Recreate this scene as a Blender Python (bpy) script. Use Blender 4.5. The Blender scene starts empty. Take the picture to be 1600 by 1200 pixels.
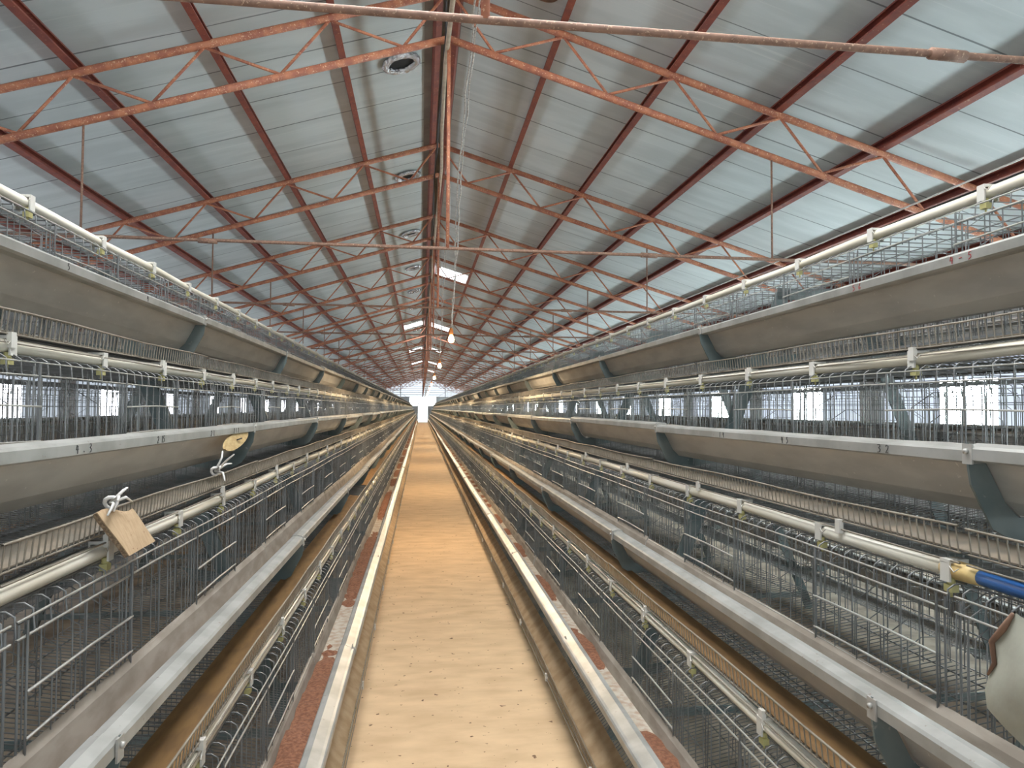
import bpy, math, random
import numpy as np
from mathutils import Matrix, Vector

random.seed(7)
C = bpy.context.scene.collection
scene = bpy.context.scene

# ------------------------------------------------------------------ camera
CAMX, CAMZ = -0.20, 1.60
cam_d = bpy.data.cameras.new('camera')
cam = bpy.data.objects.new('camera', cam_d)
C.objects.link(cam)
cam_d.sensor_fit = 'HORIZONTAL'
cam_d.sensor_width = 36.0
cam_d.lens = 1110.0 * 36.0 / 1600.0
cam_d.clip_start, cam_d.clip_end = 0.05, 400
R3 = Matrix(((0.9919152, -0.00892748, -0.12658803),
             (-0.1268207, -0.03393793, -0.99134491),
             (0.00455407, 0.99938407, -0.03479574)))
cam.matrix_world = Matrix.Translation((CAMX, 0, CAMZ)) @ R3.to_4x4()
scene.camera = cam

# ------------------------------------------------------------------ world / exposure
world = bpy.data.worlds.new('daylight')
scene.world = world
world.use_nodes = True
bg = world.node_tree.nodes['Background']
bg.inputs['Color'].default_value = (0.83, 0.92, 1.0, 1)
bg.inputs['Strength'].default_value = 1.5
scene.view_settings.view_transform = 'Standard'
scene.view_settings.look = 'None'
scene.view_settings.gamma = 1.0
scene.view_settings.exposure = 0.5
scene.view_settings.use_curve_mapping = False
scene.cycles.max_bounces = 7
scene.cycles.glossy_bounces = 2
scene.cycles.caustics_reflective = False
scene.cycles.caustics_refractive = False

WIN_RIGHT, WIN_LEFT = 50.0, 18.0         # brightness of the open side windows
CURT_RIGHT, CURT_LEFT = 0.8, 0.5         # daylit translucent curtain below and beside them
SKYLIGHT = 6.0
BULB_W = 130.0
FILL_NEAR = 15.0                         # added fill panels over the near end, unseen above the frame

# ------------------------------------------------------------------ materials
def mat(name, c1, c2=None, rough=0.5, metal=0.0, scale=6.0, stretch=(1, 1, 1), lo=0.4, hi=0.62, bump=0.0, detail=5.0,
        spots=None, spot_scale=60.0, spot_at=0.68):
    m = bpy.data.materials.new(name)
    m.use_nodes = True
    nt = m.node_tree
    N, L = nt.nodes, nt.links
    b = N['Principled BSDF']
    b.inputs['Roughness'].default_value = rough
    b.inputs['Metallic'].default_value = metal
    b.inputs['Base Color'].default_value = (*c1, 1)
    if c2 is None:
        return m
    geo = N.new('ShaderNodeNewGeometry')
    mp = N.new('ShaderNodeMapping')
    mp.inputs['Scale'].default_value = stretch
    L.new(geo.outputs['Position'], mp.inputs['Vector'])
    nz = N.new('ShaderNodeTexNoise')
    nz.inputs['Scale'].default_value = scale
    nz.inputs['Detail'].default_value = detail
    L.new(mp.outputs['Vector'], nz.inputs['Vector'])
    rp = N.new('ShaderNodeValToRGB')
    rp.color_ramp.elements[0].position = lo
    rp.color_ramp.elements[1].position = hi
    rp.color_ramp.elements[0].color = (*c1, 1)
    rp.color_ramp.elements[1].color = (*c2, 1)
    L.new(nz.outputs['Fac'], rp.inputs['Fac'])
    out = rp.outputs['Color']
    if spots is not None:
        n2 = N.new('ShaderNodeTexNoise')
        n2.inputs['Scale'].default_value = spot_scale
        n2.inputs['Detail'].default_value = 3
        L.new(geo.outputs['Position'], n2.inputs['Vector'])
        r2 = N.new('ShaderNodeValToRGB')
        r2.color_ramp.elements[0].position = spot_at
        r2.color_ramp.elements[1].position = spot_at + 0.03
        L.new(n2.outputs['Fac'], r2.inputs['Fac'])
        mx = N.new('ShaderNodeMixRGB')
        mx.inputs['Color2'].default_value = (*spots, 1)
        L.new(r2.outputs['Color'], mx.inputs['Fac'])
        L.new(out, mx.inputs['Color1'])
        out = mx.outputs['Color']
    L.new(out, b.inputs['Base Color'])
    if bump:
        bp = N.new('ShaderNodeBump')
        bp.inputs['Strength'].default_value = bump
        bp.inputs['Distance'].default_value = 0.02
        L.new(nz.outputs['Fac'], bp.inputs['Height'])
        L.new(bp.outputs['Normal'], b.inputs['Normal'])
    return m

def emit(name, col, strength):
    m = bpy.data.materials.new(name)
    m.use_nodes = True
    nt = m.node_tree
    nt.nodes.remove(nt.nodes['Principled BSDF'])
    e = nt.nodes.new('ShaderNodeEmission')
    e.inputs['Color'].default_value = (*col, 1)
    e.inputs['Strength'].default_value = strength
    nt.links.new(e.outputs['Emission'], nt.nodes['Material Output'].inputs['Surface'])
    return m

def roof_material():
    m = mat('foil_roof', (0.53, 0.585, 0.59), (0.61, 0.665, 0.67), rough=0.6, metal=0.05, scale=1.6, stretch=(0.6, 3, 1), bump=0.12)
    nt = m.node_tree
    N, L = nt.nodes, nt.links
    b = N['Principled BSDF']
    base = b.inputs['Base Color'].links[0].from_socket
    geo = N.new('ShaderNodeNewGeometry')
    sep = N.new('ShaderNodeSeparateXYZ')
    L.new(geo.outputs['Position'], sep.inputs[0])
    nz = N.new('ShaderNodeTexNoise')
    nz.inputs['Scale'].default_value = 0.7
    L.new(geo.outputs['Position'], nz.inputs['Vector'])
    # seams between foil boards, 0.70 m apart along the building
    def M(op, a, b_=None):
        n = N.new('ShaderNodeMath')
        n.operation = op
        for i, v in enumerate((a, b_)):
            if v is None:
                continue
            if isinstance(v, (int, float)):
                n.inputs[i].default_value = v
            else:
                L.new(v, n.inputs[i])
        return n.outputs[0]
    wob = M('MULTIPLY', nz.outputs['Fac'], 0.06)
    y = M('ADD', sep.outputs['Y'], wob)
    fr = M('FRACT', M('DIVIDE', M('ADD', y, 10.06), 0.70))
    d = M('ABSOLUTE', M('SUBTRACT', fr, 0.5))
    line = M('LESS_THAN', d, M('MULTIPLY', nz.outputs['Fac'], 0.022))
    # scuffed streaks running across the slope
    mp = N.new('ShaderNodeMapping')
    mp.inputs['Scale'].default_value = (0.35, 30, 0.35)
    L.new(geo.outputs['Position'], mp.inputs['Vector'])
    n3 = N.new('ShaderNodeTexNoise')
    n3.inputs['Scale'].default_value = 1.5
    n3.inputs['Detail'].default_value = 4
    L.new(mp.outputs['Vector'], n3.inputs['Vector'])
    r3 = N.new('ShaderNodeValToRGB')
    r3.color_ramp.elements[0].position = 0.62
    r3.color_ramp.elements[1].position = 0.75
    L.new(n3.outputs['Fac'], r3.inputs['Fac'])
    m1 = N.new('ShaderNodeMixRGB')
    m1.inputs['Color2'].default_value = (0.86, 0.88, 0.86, 1)
    L.new(M('MULTIPLY', r3.outputs['Color'], 0.35), m1.inputs['Fac'])
    L.new(base, m1.inputs['Color1'])
    m2 = N.new('ShaderNodeMixRGB')
    m2.inputs['Color2'].default_value = (0.10, 0.12, 0.13, 1)
    L.new(M('MULTIPLY', line, 0.8), m2.inputs['Fac'])
    L.new(m1.outputs['Color'], m2.inputs['Color1'])
    L.new(m2.outputs['Color'], b.inputs['Base Color'])
    return m

MT = {
    'roof': roof_material(),
    'concrete': mat('sandy_concrete', (0.68, 0.485, 0.29), (0.53, 0.365, 0.21), rough=0.85, scale=3.5, stretch=(1, 2.2, 1), lo=0.35, hi=0.72, bump=0.15,
                    spots=(0.16, 0.09, 0.05), spot_scale=26, spot_at=0.675),
    'pit': mat('dark_litter', (0.36, 0.30, 0.23), (0.22, 0.18, 0.14), rough=0.95, scale=5, bump=0.4),
    'wall': mat('pale_wall', (0.62, 0.64, 0.66), (0.5, 0.52, 0.54), rough=0.8, scale=2),
    'primer': mat('red_primer', (0.27, 0.07, 0.045), (0.19, 0.05, 0.04), rough=0.55, scale=9, spots=(0.42, 0.20, 0.12), spot_scale=45, spot_at=0.66),
    'rust': mat('orange_rust_pipe', (0.48, 0.19, 0.10), (0.33, 0.115, 0.07), rough=0.6, scale=14, spots=(0.66, 0.42, 0.26), spot_scale=80, spot_at=0.62),
    'rustdark': mat('brown_rust_pipe', (0.28, 0.16, 0.11), (0.20, 0.115, 0.08), rough=0.75, scale=30, spots=(0.45, 0.30, 0.2), spot_scale=90, spot_at=0.62),
    'galv': mat('galvanised_sheet', (0.52, 0.51, 0.47), (0.43, 0.42, 0.39), rough=0.48, metal=0.35, scale=5, stretch=(3, 0.8, 3), spots=(0.62, 0.61, 0.56), spot_scale=70, spot_at=0.70),
    'dusty': mat('dusty_trough_inside', (0.25, 0.215, 0.175), (0.34, 0.30, 0.25), rough=0.8, scale=7, stretch=(3, 1, 3)),
    'galvbright': mat('bright_galvanised_lip', (0.44, 0.44, 0.41), (0.33, 0.33, 0.30), rough=0.42, metal=0.35, scale=8, spots=(0.30, 0.26, 0.22), spot_scale=55, spot_at=0.70),
    'wire': mat('galvanised_wire', (0.26, 0.265, 0.26), (0.18, 0.185, 0.18), rough=0.42, metal=0.5, scale=9),
    'wirelight': mat('bright_wire', (0.62, 0.61, 0.56), (0.5, 0.5, 0.46), rough=0.35, metal=0.5, scale=9),
    'wirelip': mat('tan_dusted_wire', (0.36, 0.32, 0.26), (0.27, 0.24, 0.19), rough=0.5, metal=0.3, scale=9),
    'frame': mat('blue_grey_steel', (0.125, 0.165, 0.165), (0.19, 0.22, 0.21), rough=0.5, metal=0.3, scale=8, spots=(0.28, 0.29, 0.27), spot_scale=40, spot_at=0.68),
    'pvc': mat('cream_pvc', (0.84, 0.80, 0.69), (0.74, 0.68, 0.54), rough=0.35, scale=4, stretch=(2, 0.6, 2)),
    'clip': mat('white_clip', (0.68, 0.66, 0.60), rough=0.4),
    'yellow': mat('yellow_nipple', (0.50, 0.46, 0.20), rough=0.4),
    'feed': mat('red_feed', (0.27, 0.12, 0.065), (0.17, 0.07, 0.038), rough=0.95, scale=70, lo=0.4, hi=0.6, bump=0.6),
    'feedbed': mat('dusty_trough_floor', (0.46, 0.42, 0.35), (0.34, 0.25, 0.18), rough=0.8, scale=30, lo=0.40, hi=0.66),
    'belttan': mat('tan_egg_belt', (0.50, 0.37, 0.23), (0.40, 0.28, 0.16), rough=0.8, scale=12),
    'beltorange': mat('orange_brown_egg_belt', (0.25, 0.14, 0.05), (0.19, 0.105, 0.04), rough=0.85, scale=40, stretch=(1, 0.2, 1)),
    'beltdark': mat('dark_dusty_egg_belt', (0.20, 0.175, 0.14), (0.28, 0.23, 0.17), rough=0.85, scale=10),
    'conduit': mat('beige_pipe', (0.55, 0.46, 0.34), (0.42, 0.34, 0.25), rough=0.55, scale=12),
    'ridgeshade': mat('ridge_shadow_strip', (0.25, 0.25, 0.25), (0.32, 0.32, 0.31), rough=0.6, metal=0.2, scale=3),  # dark grey that paints the ridge purlin's shadow
    'black': mat('black_cable', (0.02, 0.02, 0.022), rough=0.5),
    'web': mat('dusty_cord', (0.62, 0.60, 0.55), (0.35, 0.33, 0.30), rough=0.9, scale=60),
    'foil': mat('crinkled_foil', (0.75, 0.75, 0.76), (0.45, 0.45, 0.46), rough=0.22, metal=0.9, scale=45, bump=1.0),
    'dark': mat('dark_opening', (0.03, 0.03, 0.03), rough=0.9),
    'card': mat('cardboard', (0.50, 0.36, 0.22), (0.44, 0.31, 0.18), rough=0.85, scale=30, stretch=(1, 4, 1), spots=(0.22, 0.10, 0.05), spot_scale=65, spot_at=0.70),
    'cardedge': mat('cardboard_edge', (0.16, 0.11, 0.07), (0.34, 0.24, 0.15), rough=0.9, scale=160),
    'string': mat('white_plastic_string', (0.78, 0.76, 0.72), rough=0.5),
    'wood': mat('yellow_wood', (0.50, 0.37, 0.18), (0.40, 0.28, 0.12), rough=0.7, scale=20, stretch=(4, 1, 4)),
    'blue': mat('blue_hose', (0.03, 0.13, 0.42), (0.05, 0.18, 0.5), rough=0.3, scale=10),
    'tape': mat('yellow_tape', (0.75, 0.56, 0.25), (0.66, 0.47, 0.2), rough=0.5, scale=20),
    'sack': mat('old_white_sack', (0.42, 0.43, 0.36), (0.34, 0.34, 0.28), rough=0.7, scale=6, bump=0.3),
    'rustcap': mat('rusty_cap', (0.16, 0.09, 0.06), (0.24, 0.14, 0.09), rough=0.8, scale=15),
    'socket': mat('orange_socket', (0.75, 0.25, 0.06), rough=0.5),
    'glow': emit('lit_bulb', (1.0, 0.72, 0.34), 45.0),
    'winR': emit('daylit_pane_right', (0.80, 0.94, 0.97), WIN_RIGHT),
    'winL': emit('daylit_pane_left', (0.90, 0.92, 1.0), WIN_LEFT),
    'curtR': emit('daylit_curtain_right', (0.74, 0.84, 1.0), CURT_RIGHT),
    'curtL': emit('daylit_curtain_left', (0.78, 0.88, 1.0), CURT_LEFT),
    'sky': emit('daylit_skylight', (0.90, 0.96, 1.0), SKYLIGHT),
    'nearfill': emit('near_fill_panel', (0.96, 0.98, 1.0), FILL_NEAR),
    'gable': emit('daylit_translucent_sheet', (0.80, 0.90, 1.0), 1.2),
    'gablebright': emit('daylit_opening', (0.93, 0.98, 1.0), 6.0),
    'inkred': mat('red_marker', (0.42, 0.05, 0.05), rough=0.7),
    'ink': mat('black_marker', (0.05, 0.05, 0.05), rough=0.7),
}

# ------------------------------------------------------------------ mesh helper
class MB:
    def __init__(self):
        self.v, self.f, self.sm = [], [], []

    def add(self, vs, fs, smooth=False):
        o = len(self.v)
        self.v.extend(vs)
        for f in fs:
            self.f.append(tuple(i + o for i in f))
            self.sm.append(smooth)
        return self

    def tube(self, pts, r, n=4, caps=True, smooth=True, squash=None):
        P = [Vector(p) for p in pts]
        vs = []
        prev = None
        for i, p in enumerate(P):
            if i == 0:
                t = P[1] - P[0]
            elif i == len(P) - 1:
                t = P[-1] - P[-2]
            else:
                t = (P[i] - P[i - 1]).normalized() + (P[i + 1] - P[i]).normalized()
            t.normalize()
            if prev is None:
                ref = Vector((0, 0, 1)) if abs(t.z) < 0.8 else Vector((1, 0, 0))
                a = t.cross(ref).normalized()
            else:
                a = (prev - t * prev.dot(t))
                a = a.normalized() if a.length > 1e-6 else t.orthogonal().normalized()
            prev = a
            b = t.cross(a)
            rr = r[i] if isinstance(r, (list, tuple)) else r
            for k in range(n):
                an = 2 * math.pi * (k + 0.5) / n
                vs.append(tuple(p + a * (math.cos(an) * rr) + b * (math.sin(an) * rr)))
        fs = []
        for i in range(len(P) - 1):
            for k in range(n):
                k2 = (k + 1) % n
                fs.append((i * n + k, i * n + k2, (i + 1) * n + k2, (i + 1) * n + k))
        if caps and n > 4:
            fs.append(tuple(range(n - 1, -1, -1)))
            e = (len(P) - 1) * n
            fs.append(tuple(range(e, e + n)))
        return self.add(vs, fs, smooth)

    def box(self, x0, x1, y0, y1, z0, z1):
        vs = [(x, y, z) for x in (x0, x1) for y in (y0, y1) for z in (z0, z1)]
        return self.add(vs, [(0, 1, 3, 2), (4, 6, 7, 5), (0, 4, 5, 1), (2, 3, 7, 6), (0, 2, 6, 4), (1, 5, 7, 3)])

    def extrude(self, prof, y0, y1, closed=True, smooth=False, steps=1):
        """profile in xz swept along y"""
        n = len(prof)
        vs = []
        for j in range(steps + 1):
            y = y0 + (y1 - y0) * j / steps
            vs += [(p[0], y, p[1]) for p in prof]
        fs = []
        for j in range(steps):
            for k in range(n if closed else n - 1):
                k2 = (k + 1) % n
                fs.append((j * n + k, j * n + k2, (j + 1) * n + k2, (j + 1) * n + k))
        if closed:
            fs.append(tuple(range(n)))
            fs.append(tuple(range(steps * n + n - 1, steps * n - 1, -1)))
        return self.add(vs, fs, smooth)

    def plate(self, poly, y0, y1):
        """polygon in xz with thickness along y"""
        return self.extrude(poly, y0, y1)

    def ellipsoid(self, c, rx, ry, rz, nu=12, nv=8):
        vs = []
        for j in range(nv + 1):
            th = math.pi * j / nv
            for i in range(nu):
                ph = 2 * math.pi * i / nu
                vs.append((c[0] + rx * math.sin(th) * math.cos(ph), c[1] + ry * math.sin(th) * math.sin(ph), c[2] + rz * math.cos(th)))
        fs = []
        for j in range(nv):
            for i in range(nu):
                i2 = (i + 1) % nu
                fs.append((j * nu + i, (j + 1) * nu + i, (j + 1) * nu + i2, j * nu + i2))
        return self.add(vs, fs, True)

    def mesh(self, name, material):
        me = bpy.data.meshes.new(name)
        me.from_pydata(self.v, [], self.f)
        me.polygons.foreach_set('use_smooth', np.array(self.sm, dtype=bool))
        me.update()
        for m_ in (material if isinstance(material, (list, tuple)) else [material]):
            me.materials.append(m_)
        return me

    def build(self, name, material, parent=None, loc=None):
        return link(name, self.mesh(name, material), parent, loc)

def link(name, me, parent=None, loc=None):
    o = bpy.data.objects.new(name, me)
    C.objects.link(o)
    if parent is not None:
        o.parent = parent
    if loc is not None:
        o.location = loc
    return o

def merge(parts):
    m = MB()
    for p in parts:
        o = len(m.v)
        m.v.extend(p.v)
        m.f.extend(tuple(i + o for i in f) for f in p.f)
        m.sm.extend(p.sm)
    return m

def empty(name, loc=(0, 0, 0)):
    o = bpy.data.objects.new(name, None)
    o.empty_display_size = 0.1
    C.objects.link(o)
    o.location = loc
    return o

def tag(o, label, cat, group=None, kind=None):
    o['label'] = label
    o['category'] = cat
    if group:
        o['group'] = group
    if kind:
        o['kind'] = kind
    return o

def struct(o):
    o['kind'] = 'structure'
    return o

def idents(seq):
    return np.array(seq, dtype=np.int32)

def copy_tree(o, parent=None):
    c = o.copy()
    C.objects.link(c)
    if parent is not None:
        c.parent = parent
    for ch in list(o.children):
        copy_tree(ch, c)
    return c

ONES = 'zeroth first second third fourth fifth sixth seventh eighth ninth tenth eleventh twelfth thirteenth fourteenth fifteenth sixteenth seventeenth eighteenth nineteenth'.split()
TENS = {20: 'twent', 30: 'thirt', 40: 'fort'}
UNIT = ' -first -second -third -fourth -fifth -sixth -seventh -eighth -ninth'.split(' ')
def ordinal(n):
    if n < 20:
        return ONES[n]
    t, u = n // 10 * 10, n % 10
    return TENS[t] + ('ieth' if u == 0 else 'y' + ['', '-first', '-second', '-third', '-fourth', '-fifth', '-sixth', '-seventh', '-eighth', '-ninth'][u])

# ------------------------------------------------------------------ dimensions
T, TRUSS0 = 3.40, 2.31                      # truss spacing, first truss
APEX = 5.00                                 # upper chord at the ridge
LOW = 4.61                                  # lower chord at the ridge
SL = 0.302                                  # roof slope
ROOF = 5.12                                 # underside of the roof at the ridge
HALF = 5.95                                 # half width of the house
Y0, YEND = -5.0, 84.0
S, FR0 = 2.05, 1.40                         # rack module and first frame
LIPX = [0.55, 0.78, 1.01, 1.24]             # trough lip distance from the aisle centre
LIPZ = [0.485, 0.995, 1.525, 2.022]
XC = 1.85                                   # centre line of a rack
TIER = ['bottom', 'second', 'third', 'top']
SIDES = [(-1, 'left'), (1, 'right')]
WZ0, WZ1, WH = 1.30, 2.35, 1.50              # side windows: sill, head, half width
CTOP = [0.232, 0.228, 0.200, 0.188]         # cage top above the trough lip
TRAYV = [0, -.212, -.232, -.246]            # egg tray below the trough lip
NMOD = 39                                   # last module index

# ------------------------------------------------------------------ setting
struct(MB().box(-HALF - 0.2, HALF + 0.2, Y0, YEND + 3, -0.12, -0.02).build('floor', MT['pit']))
struct(MB().box(-0.66, 0.66, Y0, YEND + 3, -0.1, 0.0).build('floor_walkway', MT['concrete']))
for s, side in SIDES:
    xo = HALF + 0.35
    m = MB().add([(0, Y0, ROOF), (0, YEND, ROOF), (s * xo, YEND, ROOF - SL * xo), (s * xo, Y0, ROOF - SL * xo),
                  (0, Y0, ROOF + .04), (0, YEND, ROOF + .04), (s * xo, YEND, ROOF - SL * xo + .04), (s * xo, Y0, ROOF - SL * xo + .04)],
                 [(0, 1, 2, 3), (7, 6, 5, 4), (0, 3, 7, 4), (1, 5, 6, 2), (3, 2, 6, 7), (0, 4, 5, 1)])
    struct(m.build('ceiling_' + side, MT['roof']))
    eave = ROOF - SL * HALF
    m = MB().box(s * HALF, s * (HALF + .12), Y0, YEND, -0.1, WZ0)
    m.box(s * HALF, s * (HALF + .12), Y0, YEND, WZ1, eave + 0.02)
    for k in range(27):
        y = TRUSS0 + T * (k - 1)
        m.box(s * HALF, s * (HALF + .12), y - (T / 2 - WH), y + (T / 2 - WH), WZ0, WZ1)
    struct(m.build('wall_' + side, MT['wall']))
wn = 0
for s, side in SIDES:
    for k in range(25):
        wn += 1
        y = TRUSS0 + T * (k - 1) + T / 2
        w = struct(empty('window_%d' % wn, (s * (HALF + .03), y, WZ0)))
        h, H = WH, WZ1 - WZ0
        fr = MB().box(-.02, .02, -h, -h + .05, 0, H).box(-.02, .02, h - .05, h, 0, H).box(-.02, .02, -h, h, 0, .05).box(-.02, .02, -h, h, H - .05, H).box(-.02, .02, -.02, .02, 0, H)
        fr.build('window_frame', MT['wall'], w)
        q = MB()
        for ya, yb, za, zb in ((-h, -.44, 0, H), (.44, h, 0, H), (-.44, .44, 0, .14), (-.44, .44, .66, H)):
            q.box(s * 0.02, s * 0.03, ya, yb, za, zb)
        q.build('curtain', MT['curtR' if s > 0 else 'curtL'], w)
        MB().box(s * 0.035, s * 0.045, -.45, .45, .13, .67).build('pane', MT['winR' if s > 0 else 'winL'], w)
# far end: gable of daylit translucent sheeting with an open doorway
eave = ROOF - SL * HALF
e = struct(MB().add([(-HALF, YEND, 2.95), (HALF, YEND, 2.95), (HALF, YEND, eave), (0, YEND, ROOF), (-HALF, YEND, eave),
                     (-HALF, YEND + .05, 2.95), (HALF, YEND + .05, 2.95), (HALF, YEND + .05, eave), (0, YEND + .05, ROOF), (-HALF, YEND + .05, eave)],
                    [(0, 1, 2, 3, 4), (9, 8, 7, 6, 5), (0, 5, 6, 1)]).build('wall_end_gable', MT['gable']))
m = MB()
for z in (2.9, 3.2, 3.45, 3.7, 3.95, 4.2):
    w_ = min(HALF, (ROOF - z) / SL)
    m.box(-w_, w_, YEND - .05, YEND, z - .02, z + .02)
for x in (-2.6, -0.05, 2.6):
    m.box(x - .05, x + .05, YEND - .08, YEND, 2.9, ROOF - SL * abs(x))
struct(m.build('trim_1', MT['wall']))
m = MB().box(-HALF, -1.6, YEND, YEND + .1, -.1, 2.95).box(1.6, HALF, YEND, YEND + .1, -.1, 2.95)
struct(m.build('wall_end', MT['wall']))
for i, (xa, xb) in enumerate(((-1.6, -0.55), (0.55, 1.6))):
    w = struct(empty('window_%d' % (wn + 1 + i), ((xa + xb) / 2, YEND, 0.9)))
    hw = (xb - xa) / 2
    MB().box(-hw, hw, 0, .05, -1, 1.0).build('wall_panel', MT['wall'], w)
    MB().box(-hw, hw, .02, .05, 1.0, 2.05).build('pane', MT['gablebright'], w)
    MB().box(-hw, -hw + .06, -.03, 0, 1, 2.05).box(hw - .06, hw, -.03, 0, 1, 2.05).build('window_frame', MT['wall'], w)
d = struct(empty('door_1', (0, YEND, 0)))
MB().box(-.62, -.55, -.05, .08, 0, 2.95).box(.55, .62, -.05, .08, 0, 2.95).box(-.62, .62, -.05, .08, 2.1, 2.2).build('door_frame', MT['wall'], d)
MB().box(-.55, .55, .03, .05, 2.2, 2.95).build('pane', MT['gablebright'], d)
MB().box(-.55, .55, .9, .92, -.02, 2.1).build('daylit_yard', MT['gablebright'], d)

# ------------------------------------------------------------------ roof steel
def purlin_profile(s, x, ztop, w=0.055, h=0.10, t=0.006):
    """C channel hung under the roof, open towards the ridge"""
    a = -s * math.atan(SL)
    ca, sa = math.cos(a), math.sin(a)
    pr = [(s * w / 2, 0), (s * w / 2, -h), (-s * w / 2, -h), (-s * w / 2, -h + .018), (-s * w / 2 + s * t, -h + .018), (-s * w / 2 + s * t, -h + t),
          (s * w / 2 - s * t, -h + t), (s * w / 2 - s * t, -t), (-s * w / 2 + s * t, -t), (-s * w / 2 + s * t, -.018), (-s * w / 2, -.018), (-s * w / 2, 0)]
    return [(x + px * ca - pz * sa, ztop + px * sa + pz * ca) for px, pz in pr]

pname = ['ridge', 'second', 'third', 'fourth', 'fifth', 'sixth', 'lowest']
for s, side in SIDES:
    for k in range(7):
        x = s * (0.10 if k == 0 else 0.952 * k)
        zt = ROOF - SL * abs(x) - 0.002
        lab = ('red C-channel purlin beside the ridge on the %s roof slope' % side if k == 0 else
               'red C-channel purlin under the %s roof slope, %s down from the ridge' % (side, ordinal(k + 1)))
        o = MB().extrude(purlin_profile(s, x, zt), Y0 + .1, YEND - .1).build('roof_purlin', MT['primer'])
        tag(o, lab, 'purlin', 'red purlins under the roof')

def upz(x): return APEX - SL * abs(x)
def loz(x): return LOW - SL * abs(x)
XE = 5.80
def truss_parts(n=8):
    P = []
    for s in (-1, 1):
        P.append(('upper_chord', MB().tube([(0, 0, upz(0)), (s * XE, 0, upz(XE))], .031, n), 'rust'))
        P.append(('lower_chord', MB().tube([(0, 0, loz(0)), (s * XE, 0, loz(XE))], .030, n), 'rust'))
        ups = [0.952 * k for k in range(1, 7)]
        los = [0.37 + 0.955 * k for k in range(0, 6)]
        pairs = []
        pairs.append((0.04, los[0]))
        for k in range(6):
            pairs.append((ups[k], los[k]))
            if k < 5:
                pairs.append((ups[k], los[k + 1]))
        for xu, xl in pairs:
            P.append(('web_bar', MB().tube([(s * xu, 0, upz(xu) - .02), (s * xl, 0, loz(xl) + .02)], .0125, max(4, n - 2)), 'rust'))
        P.append(('hanger', MB().tube([(s * 2.77, 0, loz(2.77) - .02), (s * 2.77, 0, 2.89)], .009, max(4, n - 2)), 'rustdark'))
    P.append(('hanger', MB().tube([(0, 0, loz(0) - .02), (0, 0, 2.89)], .016, n), 'rust'))
    P.append(('tie_rod', MB().tube([(-5.6, 0, 2.905), (-2, 0, 2.893), (0, 0, 2.89), (2, 0, 2.888), (5.6, 0, 2.88)], .0135, n), 'rustdark'))
    for x in (-1.85, 1.68):
        P.append(('coupling_sleeve', MB().tube([(x - .07, 0, 2.889), (x + .07, 0, 2.885)], .021, n), 'rustdark'))
    return P
NT = 25
tp = truss_parts()
proto = empty('roof_truss')
for nm, mb, mk in tp:
    mb.build(nm, MT[mk], proto)
fm = MB()
far = truss_parts(4)
# far trusses are one mesh each, two materials
cols = {'rust': 0, 'rustdark': 1}
fv = merge([p[1] for p in far])
fme = fv.mesh('roof_truss', [MT['rust'], MT['rustdark']])
ids = []
for p in far:
    ids += [cols[p[2]]] * len(p[1].f)
fme.polygons.foreach_set('material_index', idents(ids))
for k in range(NT):
    if k == 0:
        o = proto
    elif k < 10:
        o = copy_tree(proto)
    else:
        o = link('roof_truss', fme)
    o.location = (0, TRUSS0 + T * k, 0)
    if k == NT - 1:
        o.location.y = YEND - 0.3
    tag(o, 'rust-red tubular steel roof truss with tie rod, %s from the near end' % ordinal(k + 1), 'truss', 'roof trusses along the house')

# ------------------------------------------------------------------ roof fittings
for k in range(12):
    y = 6.90 + T * k
    x = -0.43
    zr = ROOF - SL * abs(x)
    o = empty('roof_vent', (x, y, zr))
    o.rotation_euler = (0, -math.atan(SL), 0)
    n1, n2 = 40, 8
    vs, fs = [], []
    for i in range(n1):
        a = 2 * math.pi * i / n1
        for j in range(n2):
            b = 2 * math.pi * j / n2
            rr = 0.150 + (0.036 + random.uniform(-.007, .007)) * math.cos(b)
            vs.append((rr * math.cos(a) * 1.05, rr * math.sin(a), -0.028 + (0.032 + random.uniform(-.006, .006)) * math.sin(b)))
    for i in range(n1):
        for j in range(n2):
            i2, j2 = (i + 1) % n1, (j + 1) % n2
            fs.append((i * n2 + j, i2 * n2 + j, i2 * n2 + j2, i * n2 + j2))
    MB().add(vs, fs).build('foil_rim', MT['foil'], o)
    MB().add([(0.15 * math.cos(2 * math.pi * i / 24), 0.14 * math.sin(2 * math.pi * i / 24), z) for z in (-.012, -.004) for i in range(24)],
             [tuple(range(24)), tuple(range(47, 23, -1))] + [(i, (i + 1) % 24, 24 + (i + 1) % 24, 24 + i) for i in range(24)]).build('opening', MT['dark'], o)
    tag(o, 'round roof vent with crinkled silver foil rim, %s along the left slope' % ordinal(k + 1), 'vent', 'foil-rimmed vents beside the ridge')
def skylight(s, y, side, i, ln=1.15, mk='sky'):
    x0, x1 = (0.17, 0.90)
    vs = []
    for dz in (-.012, -.004):
        for (x, yy) in ((x0, y), (x1, y), (x1, y + ln), (x0, y + ln)):
            vs.append((s * x, yy, ROOF - SL * x + dz))
    fs = [(0, 1, 2, 3), (7, 6, 5, 4), (0, 4, 5, 1), (1, 5, 6, 2), (2, 6, 7, 3), (3, 7, 4, 0)]
    o = MB().add(vs, fs).build('skylight', MT[mk])  # with mk 'nearfill' an added unseen fill panel, otherwise a roof skylight
    tag(o, 'bright daylit skylight strip (first pair added as unseen fill) beside the ridge on the %s slope, %s from the near end' % (side, ordinal(i)), 'skylight', 'skylights')
skylight(1, 0.9, 'right', 1, 2.9, 'nearfill')  # added glowing panel, out of view, brightens the near floor and troughs
skylight(-1, 0.9, 'left', 1, 2.9, 'nearfill')  # its added twin on the other slope, also only for fill light
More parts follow.
